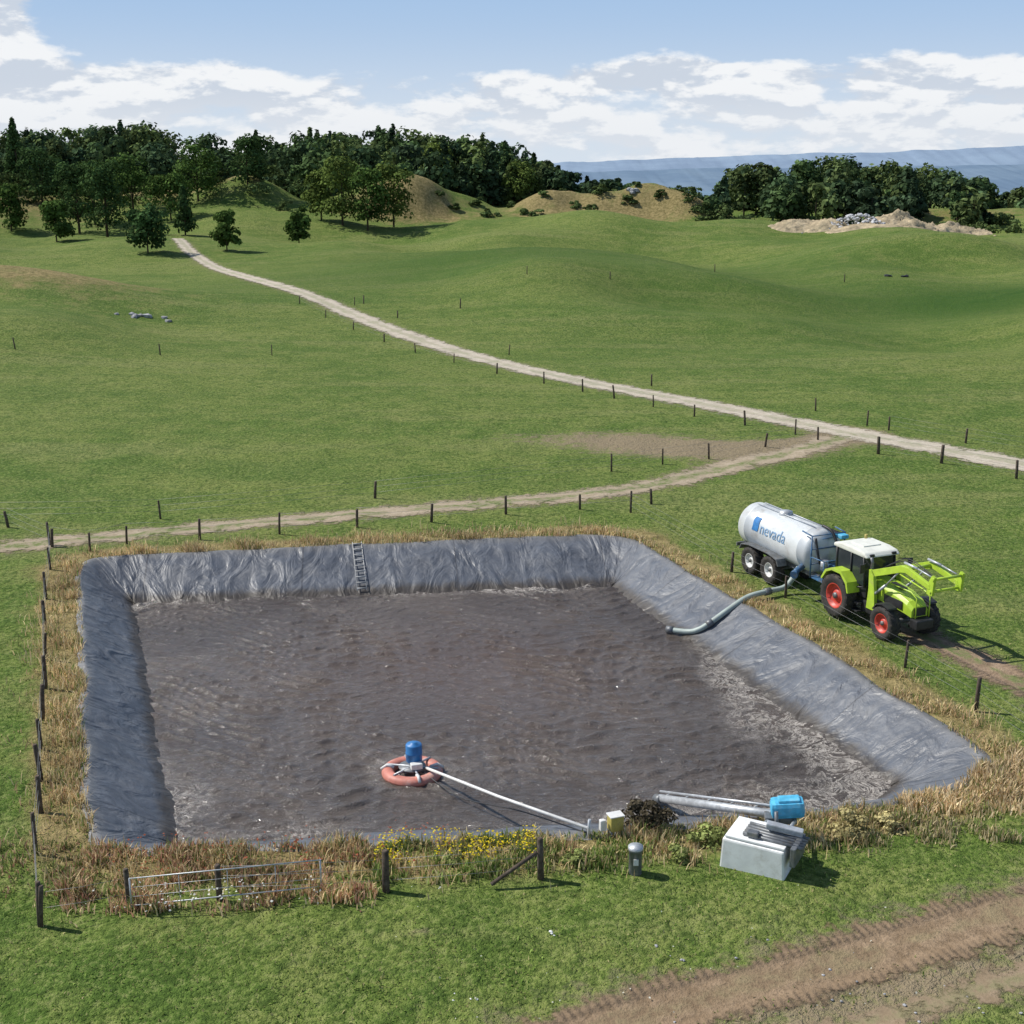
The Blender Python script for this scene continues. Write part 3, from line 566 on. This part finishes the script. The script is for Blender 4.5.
tubes('couplings',[([(10.3,49.3,.28),(10.05,49.17,.27)],.15),([(7.85,48.08,-.57),(7.62,48.03,-.70)],.15),([(6.4,48.6,-1.12),(6.15,48.73,-1.14)],.15)],M_greys,P,12)
# ---------------------------------------------------------------- wheels
def wheel(P,x,y,r,w,rimc,side,lug=True,rr=.56):
    hw=w/2; E=empty('wheel'); E.parent=P; E.location=(x,y,r)
    pr=[(r*rr,-hw*.75),(r*.70,-hw*.98),(r*.88,-hw),(r*.955,-hw*.82),(r*.965,0),(r*.955,hw*.82),(r*.88,hw),(r*.70,hw*.98),(r*rr,hw*.75),(r*rr,-hw*.75)]
    lathe('tyre',pr,(0,0,0),M_tyre,E)
    s=side
    lathe('rim',[(r*rr*1.02,s*hw*.78),(r*rr*.93,s*hw*.80),(r*rr*.88,s*hw*.35),(r*rr*.5,s*hw*.12),(r*rr*.42,s*hw*.40),(r*rr*.25,s*hw*.48),(0.001,s*hw*.48)],(0,0,0),rimc,E,n=28)
    lathe('hub',[(r*.14,s*hw*.45),(r*.13,s*hw*.72),(.001,s*hw*.74)],(0,0,0),M_greys,E,n=14)
    if lug:
        V=[];F=[];nl=18
        for k in range(nl):
            for sg in (-1,1):
                a0=2*math.pi*(k+(.5 if sg>0 else 0))/nl
                pts=[]
                for (yy,da,ra) in ((sg*.02,0.0,1.0),(sg*hw*.92,.22,.975)):
                    for dd in (-.05,.05):
                        for rad in (.93,ra):
                            an=a0+da+dd; pts.append((r*rad*math.cos(an),yy,r*rad*math.sin(an)))
                o=len(V);V+=pts; F+=[tuple(o+i for i in q) for q in [(0,1,3,2),(4,6,7,5),(0,4,5,1),(2,3,7,6),(0,2,6,4),(1,5,7,3)]]
        pyobj('lugs',V,F,M_tyre,E)
# ---------------------------------------------------------------- tractor
T=empty('tractor',(13.3,47.45,h1(13.3,47.4)+.0),R(-67))
for s in (-1,1):
    wheel(T,0,s*.92,.86,.54,M_red,s); wheel(T,2.75,s*.90,.64,.46,M_red,s)
tubes('axles',[([(0,-.9,.86),(0,.9,.86)],.14),([(2.75,-.8,.62),(2.75,.8,.62)],.1)],M_greys,T,10)
box('transmission',(1.1,0,.82),(2.9,.55,.5),M_greys,T,.05); box('engine',(2.4,0,1.12),(1.5,.5,.35),M_black,T,.05)
secs=[(1.15,.46,1.15,1.86),(1.9,.46,1.15,1.83),(2.7,.44,1.12,1.72),(3.25,.41,1.05,1.56),(3.48,.36,.98,1.38)]
V=[];F=[]
for (x,wd,zb,zt) in secs:
    V+=[(x,-wd,zb),(x,-wd,zt-.16),(x,-wd*.78,zt-.03),(x,-wd*.3,zt),(x,wd*.3,zt),(x,wd*.78,zt-.03),(x,wd,zt-.16),(x,wd,zb)]
for i in range(len(secs)-1):
    for k in range(8): F.append((i*8+k,i*8+(k+1)%8,(i+1)*8+(k+1)%8,(i+1)*8+k))
F+= [tuple(range(8)),tuple(range(39,31,-1))]
pyobj('hood',V,F,M_lime,T,.012)
box('hood_vent',(2.25,0,1.80),(.7,.3,.03),M_black,T,.01,(0,.06,0))
for s in (-1,1):
    box('side_grille',(2.55,s*.452,1.33),(1.0,.03,.30),M_black,T,.01); box('headlight',(3.40,s*.25,1.22),(.14,.16,.13),M_white,T,.02)
    tubes('mirror_arm',[([(1.3,s*.7,2.5),(1.5,s*1.05,2.5)],.02)],M_black,T); box('mirror',(1.5,s*1.1,2.35),(.06,.2,.34),M_black,T,.02)
    prism('rear_fender',[(-.85,1.35),(-.6,1.75),(-.2,1.93),(.35,1.93),(.75,1.6),(.85,1.2),(.78,1.2),(.66,1.52),(.32,1.82),(-.2,1.82),(-.52,1.68),(-.78,1.32)],s*.62,s*1.17,M_lime,T,.008)
    prism('front_mudguard',[(2.2,1.05),(2.4,1.3),(2.75,1.38),(3.1,1.3),(3.13,1.25),(2.75,1.33),(2.42,1.25),(2.25,1.03)],s*.72,s*1.1,M_black,T,.004)
    box('step',(.95,s*.78,.55),(.4,.3,.06),M_black,T,.01); box('step',(.95,s*.74,.85),(.4,.3,.06),M_black,T,.01); box('tank',(1.35,s*.5,.75),(.7,.3,.45),M_black,T,.05)
box('front_grille',(3.49,0,1.18),(.05,.5,.3),M_black,T,.01); box('front_weight',(3.62,0,.78),(.4,.75,.36),M_black,T,.05); box('front_hitch',(3.4,0,.62),(.5,.4,.2),M_black,T,.03)
prism('cab_lower',[(-.55,1.05),(1.2,1.05),(1.2,1.55),(-.45,1.75)],-.62,.62,M_black,T,.03)
prism('cab_glass',[(-.5,1.6),(1.18,1.5),(1.05,2.62),(-.5,2.62)],-.70,.70,M_glass,T,.03)
cp=[]
for s in (-1,1):
    cp+=[([(1.20,s*.71,1.5),(1.07,s*.71,2.64)],.035),([(.38,s*.725,1.5),(.36,s*.725,2.64)],.035),([(-.52,s*.71,1.6),(-.52,s*.71,2.64)],.045),([(1.2,s*.71,1.5),(.38,s*.725,1.3)],.03)]
tubes('cab_pillars',cp,M_black,T,6)
prism('roof',[(-.72,2.62),(-.7,2.76),(-.3,2.86),(.7,2.86),(1.15,2.80),(1.32,2.66),(1.25,2.62)],-.76,.76,M_roof,T,.06)
box('roof_hatch',(.25,0,2.875),(.75,.8,.05),M_roof,T,.02)
for s in (-1,1): box('work_light',(1.27,s*.5,2.72),(.08,.2,.1),M_black,T,.02)
tubes('exhaust',[([(1.38,-.55,1.4),(1.38,-.55,2.5),(1.33,-.57,2.68)],.06)],M_greys,T,10); tubes('beacon',[([(-.4,.5,2.83),(-.4,.5,3.0)],.06)],M_yel,T,8)
for s in (-1,1):
    y=s*.62
    prism('loader_mast',[(1.35,.75),(1.85,.75),(1.75,1.5),(1.62,2.25),(1.38,2.25),(1.42,1.5)],y-.07,y+.07,M_lime,T,.015)
    prism('loader_arm',[(1.4,2.12),(1.55,2.28),(3.05,2.88),(3.45,2.90),(4.60,2.62),(4.68,2.45),(4.5,2.45),(3.35,2.68),(3.1,2.62),(1.6,2.02)],y-.065,y+.065,M_lime,T,.015)
    tubes('lift_cylinder',[([(1.62,y,1.3),(2.3,y,1.9)],.055),([(2.3,y,1.9),(2.95,y,2.6)],.03)],M_steel,T)
    tubes('tilt_cylinder',[([(3.1,y*.85,2.98),(3.8,y*.85,2.95)],.05),([(3.8,y*.85,2.95),(4.6,y*.85,2.85)],.028)],M_steel,T)
    prism('carrier_plate',[(4.5,2.25),(4.78,2.25),(4.84,2.92),(4.7,2.98),(4.5,2.6)],y-.05,y+.05,M_lime,T,.01)
    tubes('guard',[([(3.62,s*.3,1.0),(3.62,s*.3,1.75),(3.3,s*.3,1.9),(1.7,s*.5,2.0)],.025)],M_lime,T)
tubes('cross_tubes',[([(3.2,-.62,2.76),(3.2,.62,2.76)],.07),([(4.68,-.7,2.38),(4.68,.7,2.38)],.05),([(4.78,-.7,2.85),(4.78,.7,2.85)],.05)],M_lime,T,10)
tubes('hydraulic_hoses',[(smoothpath([(1.5,-.5,2.1),(2.2,-.5,2.6),(3.2,-.45,3.05),(4.3,-.4,2.85)]),.018),(smoothpath([(1.5,-.45,2.1),(2.3,-.42,2.7),(3.2,-.38,3.1),(4.4,-.3,2.8)]),.018)],M_black,T)
# ---------------------------------------------------------------- tanker
K=empty('slurry_tanker',(11.25,52.15,h1(11.2,52.1)),R(-67)); ZC=1.83;RT_=.92
for s in (-1,1):
    for xx in (-.72,.72): wheel(K,xx,s*.88,.60,.46,M_white,s,True,.5)
tubes('axles',[([(xx,-.85,.6),(xx,.85,.6)],.08) for xx in (-.72,.72)],M_greys,K)
L0,L1=-1.95,2.85; dome=[(0.001,-.30),(.35,-.27),(.62,-.18),(.82,-.06),(RT_,0.06)]
prof=[(r_,L0+a_) for r_,a_ in dome]
for xx in (L0+.5,L1-.5): prof+=[(RT_,xx-.03),(RT_+.012,xx-.02),(RT_+.012,xx+.02),(RT_,xx+.03)]
prof+=[(r_,L1-a_) for r_,a_ in dome[::-1]]
lathe('tank_body',prof,(0,0,ZC),M_tank,K,'X',48)
for s in (-1,1):
    box('chassis_rail',(.6,s*.4,.95),(5.4,.14,.2),M_greys,K,.02)
    prism('mudguard',[(-1.45,.95),(-1.3,1.22),(-.7,1.32),(.7,1.32),(1.3,1.22),(1.45,.95),(1.41,.95),(1.27,1.18),(.7,1.28),(-.7,1.28),(-1.27,1.18),(-1.41,.95)],s*.68,s*1.13,M_greys,K,.004)
    for xx in (-1.7,2.3): box('saddle',(xx,s*.45,1.12),(.12,.3,.35),M_greys,K,.02)
tubes('drawbar',[([(2.9,-.4,.95),(4.6,0,.62)],.08),([(2.9,.4,.95),(4.6,0,.62)],.08),([(4.5,0,.62),(4.95,0,.58)],.06)],M_dblue,K)
fr=[]
for s in (-1,1):
    fr+=[([(3.15,s*.78,.95),(3.15,s*.78,2.65)],.03),([(3.9,s*.7,.95),(3.9,s*.7,1.8)],.03),([(3.15,s*.78,2.65),(2.5,s*.78,2.7)],.03),([(3.15,s*.78,1.8),(3.9,s*.7,1.8)],.025)]
fr+=[([(3.15,-.78,z),(3.15,.78,z)],.025) for z in (1.0,1.5,2.1,2.65)]+[([(3.9,-.7,z),(3.9,.7,z)],.025) for z in (1.0,1.8)]+[([(3.05,-.2,z),(3.05,.25,z)],.02) for z in (1.2,1.45,1.7,1.95,2.2,2.45)]
tubes('front_frame',fr,M_dblue,K)
box('vacuum_pump',(3.5,.15,1.25),(.55,.55,.5),M_dblue,K,.08); box('platform',(3.5,0,.97),(.8,1.5,.05),M_dblue,K,.01)
tubes('pump_pipes',[(smoothpath([(3.5,.2,1.4),(3.45,.25,2.1),(3.1,.2,2.7),(2.6,.1,2.85)]),.06),(smoothpath([(3.4,-.3,1.2),(3.3,-.5,1.7),(3.0,-.5,2.5)]),.05),(smoothpath([(3.3,.5,1.1),(3.5,.6,1.6),(3.2,.5,2.2)]),.05)],M_black,K)
lathe('air_filter',[(.001,-.2),(.16,-.2),(.16,.2),(.001,.2)],(3.45,-.35,1.5),M_steel,K,'Z',16)
tubes('suction_port',[([(2.6,-.7,1.3),(2.7,-1.1,1.15),(2.85,-1.3,1.08)],.12),([(2.83,-1.27,1.08),(2.9,-1.37,1.06)],.16)],M_dblue,K,12)
lathe('top_manhole',[(.28,-.05),(.28,.12),(.001,.14)],(.2,0,ZC+RT_),M_steel,K,'Z',20); tubes('top_walkway',[([(-1.6,s*.18,ZC+RT_+.04),(2.5,s*.18,ZC+RT_+.04)],.02) for s in(-1,1)],M_steel,K)
tubes('stowed_hose',[([(-1.7,.75,2.45),(3.2,.75,2.5)],.09)],M_black,K); tubes('splash_pipe',[([(L0-.2,0,1.3),(L0-.55,0,1.3),(L0-.6,0,1.0)],.12)],M_greys,K); box('light_bar',(L0-.1,0,.95),(.08,1.7,.16),M_greys,K,.02)
box('hose_cradle',(3.25,.55,2.55),(.45,.35,.16),M_lblue,K,.03)
def wrap(me_v,x0,phi0):
    return [(x0+vx,-(RT_+.022)*math.cos(phi0+vy/RT_),ZC+(RT_+.022)*math.sin(phi0+vy/RT_)) for vx,vy in me_v]
try:
    cu=bpy.data.curves.new('lettering','FONT'); cu.body='nevada'; cu.size=.66; cu.resolution_u=4; to=bpy.data.objects.new('lt',cu); COL.objects.link(to)
    bpy.context.view_layer.update(); dg=bpy.context.evaluated_depsgraph_get(); me=bpy.data.meshes.new_from_object(to.evaluated_get(dg))
    bm=bmesh.new(); bm.from_mesh(me); bmesh.ops.triangulate(bm,faces=bm.faces); bmesh.ops.subdivide_edges(bm,edges=[e for e in bm.edges if e.calc_length()>.15],cuts=1); bm.to_mesh(me); bm.free()
    nv=wrap([(v.co.x,v.co.y) for v in me.vertices],-.3,.08)
    for v,q in zip(me.vertices,nv): v.co=q
    me.materials.append(simple('faded_blue_lettering',(.18,.31,.47),.5,0,.1)); lo=bpy.data.objects.new('lettering',me); COL.objects.link(lo); lo.parent=K; bpy.data.objects.remove(to)
except Exception as e: print(e)
g=[(i*.07+.03*math.sin(j*.9),j*.085) for j in range(8) for i in range(7)]; f=[(j*7+i,j*7+i+1,(j+1)*7+i+1,(j+1)*7+i) for j in range(7) for i in range(6)]
pyobj('logo_panel',wrap(g,-.85,.1),f,M_blue,K)
# ---------------------------------------------------------------- float pump
P=empty('floating_stirrer',(-3.05,36.4,WL),R(-10))
pr=[(.74+.2*math.cos(t),.06+.17*math.sin(t)) for t in np.linspace(0,2*math.pi,17)]; lathe('float_ring',pr,(0,0,0),M_pink,P,'Z',40)
tubes('deck_bars',[([(math.cos(a)*.8,math.sin(a)*.8,.24),(-math.cos(a)*.8,-math.sin(a)*.8,.24)],.035) for a in (0,1.05,2.1)],M_steel,P); lathe('deck_plate',[(.001,.26),(.42,.26),(.42,.22),(.001,.22)],(0,0,0),M_greys,P,'Z',20)
lathe('motor_cover',[(.001,.98),(.10,.98),(.12,.94),(.23,.93),(.25,.90),(.25,.66),(.262,.64),(.25,.62),(.25,.40),(.23,.36),(.001,.36)],(.03,.12,0),M_blue,P,'Z',28)
tubes('motor_stand',[([(.03,.12,.24),(.03,.12,.4)],.12)],M_greys,P,10); box('gearbox',(.18,-.2,.36),(.35,.22,.18),M_white,P,.03,(0,0,.5)); tubes('white_straps',[([(math.cos(a)*.56,math.sin(a)*.56,.2),(math.cos(a)*.78,math.sin(a)*.78,.27),(math.cos(a)*.95,math.sin(a)*.95,.14)],.05) for a in (.3,1.6,3.3,5.2)],M_white,P)
Q=empty('mooring_pole'); tubes('pole',[([(-2.6,36.15,-1.0),(-.4,33.2,-.42),(1.95,30.1,.28)],.045)],M_white,Q); tubes('cable',[(smoothpath([(-2.7,36.1,-1.1),(-1.5,34.6,-1.18),(.2,32.6,-.55),(1.9,30.2,.1)]),.018)],M_black,Q)
tubes('anchor_stake',[([(1.95,30.1,-.2),(1.98,30.05,.55)],.04)],M_steel,Q)
Q=empty('electrical_box',(2.65,30.15,0),R(20)); box('cabinet',(0,0,.42),(.36,.28,.4),M_yel,Q,.03); box('lid',(0,0,.635),(.40,.32,.03),M_white,Q,.01); tubes('legs',[([(x,y,-.1),(x,y,.22)],.025) for x in(-.14,.14) for y in(-.1,.1)],M_greys,Q); box('junction',(-.34,.05,.38),(.15,.14,.3),M_white,Q,.03)
V,F_,C_=crown(3.5,30.6,-.25,.8,.95,'round',16,110,.09,(.05,.042,.028)); newmesh('dark_shrub',V,F_,C_,M_leaf)
for (bx,by,s_) in ((5.0,29.9,.6),(8.6,30.4,.7),(-1.5,28.8,.35),(1.6,28.9,.4),(4.2,29.2,.4),(9.8,30.6,.5)):
    V,F_,C_=crown(bx,by,-.15,s_,s_*1.0,'round',12,80,.08,(.13,.15,.05) if bx<8 else (.22,.19,.09)); newmesh('weed_bush',V,F_,C_,M_leaf)
Q=empty('water_standpipe',(3.0,28.35,-.05)); lathe('body',[(.16,0),(.16,.68),(.18,.69),(.18,.74),(.14,.78),(.001,.79)],(0,0,0),M_greys,Q,'Z',22); lathe('cap',[(.185,.74),(.185,.80),(.001,.83)],(0,0,0),M_steel,Q,'Z',22); box('label',(0,-.165,.45),(.12,.02,.16),M_white,Q,.004)
Q=empty('shaft_stirrer'); a=Vector((4.3,34.3,-1.05)); b2=Vector((6.7,30.2,.62)); tubes('outer_tube',[([a,b2],.12)],M_steel,Q,14)
tubes('truss',[([a+Vector((0,0,.22)),b2+Vector((0,0,.24))],.035)]+[([a.lerp(b2,t),a.lerp(b2,t+.08)+Vector((0,0,.22))],.018) for t in (.02,.2,.4,.6,.8)],M_steel,Q); tubes('propeller_guard',[([a+Vector((-.1,.15,-.1)),a+Vector((.05,-.1,0))],.15)],M_greys,Q,14)
box('motor_cover',(7.0,30.0,.92),(.85,.5,.44),M_lblue,Q,.12,(0,-.1,R(-5))); box('motor_cap',(7.02,29.98,1.15),(.55,.34,.10),M_lblue,Q,.04,(0,-.1,R(-5))); box('motor_mount',(6.85,30.05,.6),(.8,.4,.16),M_greys,Q,.03,(0,0,R(-5)))
tubes('support_legs',[([(6.5,29.9,.6),(6.1,29.4,.5)],.05),([(7.2,29.9,.6),(6.9,29.2,.75)],.05),([(6.9,30.2,.6),(6.9,30.5,-.1)],.05)],M_steel,Q)
Q=empty('concrete_block',(6.15,28.95,0),R(-28)) 
prism('block',[(-.85,-.15),(.8,-.15),(.75,.72),(-.80,.72)],-.6,.6,M_conc,Q,.05)
box('top_slab',(0,0,.77),(1.5,1.1,.06),M_conc,Q,.02)
tubes('stacked_pipes',[([(-.35,y_,.86),(1.15,y_+.0,.80)],.05) for y_ in (-.35,-.22,-.09,.05,.2)],M_greys,Q); box('hitch_frame',(.55,.1,.98),(.9,.22,.16),M_steel,Q,.03,(0,.12,.2)); box('grey_guard',(.95,-.1,.6),(.14,.9,.5),M_greys,Q,.03); tubes('jack',[([(.3,.3,.8),(.25,.35,1.25)],.05)],M_greys,Q); box('clamp',(-.1,-.35,.9),(.28,.2,.14),M_greys,Q,.03)
# ---------------------------------------------------------------- world
EL=R(48); sd=Vector((-.86,.26,0)).normalized(); S=Vector((sd.x*math.cos(EL),sd.y*math.cos(EL),math.sin(EL)))
w=bpy.data.worlds.new('World'); sc.world=w; w.use_nodes=True; nt=w.node_tree; bg=nt.nodes['Background']
try:
    w.cycles.sampling_method='MANUAL'; w.cycles.sample_map_resolution=256
except Exception as e: print(e)
sk=nt.nodes.new('ShaderNodeTexSky'); sk.sky_type='NISHITA'; sk.sun_disc=False; sk.sun_elevation=EL; sk.sun_rotation=math.atan2(S.x,S.y); sk.air_density=1.0; sk.dust_density=.4; sk.ozone_density=2.0
tc=nt.nodes.new('ShaderNodeTexCoord'); sx=nt.nodes.new('ShaderNodeSeparateXYZ'); nt.links.new(tc.outputs['Generated'],sx.inputs[0])
az=math_(nt,'ARCTAN2',sx.outputs[0],sx.outputs[1]); el=math_(nt,'ARCSINE',sx.outputs[2])
def cvec(de,a=12,e=30):
    cb=nt.nodes.new('ShaderNodeCombineXYZ'); nt.links.new(math_(nt,'MULTIPLY',az,a),cb.inputs[0]); nt.links.new(math_(nt,'MULTIPLY',math_(nt,'ADD',el,de),e),cb.inputs[1]); return cb.outputs[0]
n1=noise(nt,cvec(0),1.0,8,.57,.1); n2=noise(nt,cvec(.007),1.0,8,.57,.1)
cr=nt.nodes.new('ShaderNodeValToRGB'); nt.links.new(math_(nt,'MULTIPLY',el,1/.2),cr.inputs[0]); e_=cr.color_ramp.elements
def cv(x): return (x,x,x,1)
e_[0].position=0; e_[0].color=cv(.56); e_[1].position=1; e_[1].color=cv(.36)
for p_,q_ in ((.10,.60),(.20,.61),(.29,.53),(.36,.42),(.5,.30),(.7,.30)):
    x_=e_.new(p_); x_.color=cv(q_)
tot=cr.outputs[0]
def blob(a0,e0,sa,se,amp):
    x=math_(nt,'POWER',math_(nt,'ABSOLUTE',math_(nt,'DIVIDE',math_(nt,'SUBTRACT',az,a0),sa)),2); y=math_(nt,'POWER',math_(nt,'ABSOLUTE',math_(nt,'DIVIDE',math_(nt,'SUBTRACT',el,e0),se)),2)
    return math_(nt,'MULTIPLY',math_(nt,'EXPONENT',math_(nt,'MULTIPLY',math_(nt,'ADD',x,y),-1)),amp)
for q in ((-.38,.092,.075,.034,.36),(-.28,.055,.13,.014,.18),(.12,.062,.10,.013,.28),(.34,.062,.08,.015,.28),(.03,.115,.25,.03,-.1),(-.05,.075,.05,.01,-.08)): tot=math_(nt,'ADD',tot,blob(*q))
d=math_(nt,'ADD',n1,math_(nt,'SUBTRACT',tot,1.0)); mask=mrange(nt,d,-.02,.10)
shade=mrange(nt,math_(nt,'SUBTRACT',n1,n2),-.05,.04,0,1)
shade=mix(nt,mrange(nt,el,.02,.06,.5,0),shade,(.6,.6,.6))
cc=mix(nt,shade,(6.1,6.7,7.6),(9.3,9.4,9.5))
low=mix(nt,mrange(nt,el,0,.13),(6.7,7.5,8.4),(3.8,5.5,7.9))
skc=mix(nt,mrange(nt,el,.15,.6,1,0),sk.outputs[0],low)
cc=mix(nt,math_(nt,'MULTIPLY',mask,.92),skc,cc); nt.links.new(cc,bg.inputs[0]); bg.inputs[1].default_value=.1
sl=bpy.data.lights.new('sun','SUN'); sl.energy=5.0; sl.angle=R(.5); sl.color=(1,.955,.88); so=bpy.data.objects.new('sun',sl); COL.objects.link(so); so.rotation_euler=S.to_track_quat('Z','Y').to_euler()
cd=bpy.data.cameras.new('camera'); cd.lens=36*1300/1024; cd.sensor_width=36; cd.clip_end=40000; cd.clip_start=.5
co=bpy.data.objects.new('camera',cd); COL.objects.link(co); co.location=(0,0,16.7); co.rotation_euler=(math.pi/2-math.atan(347/1300),0,0); sc.camera=co
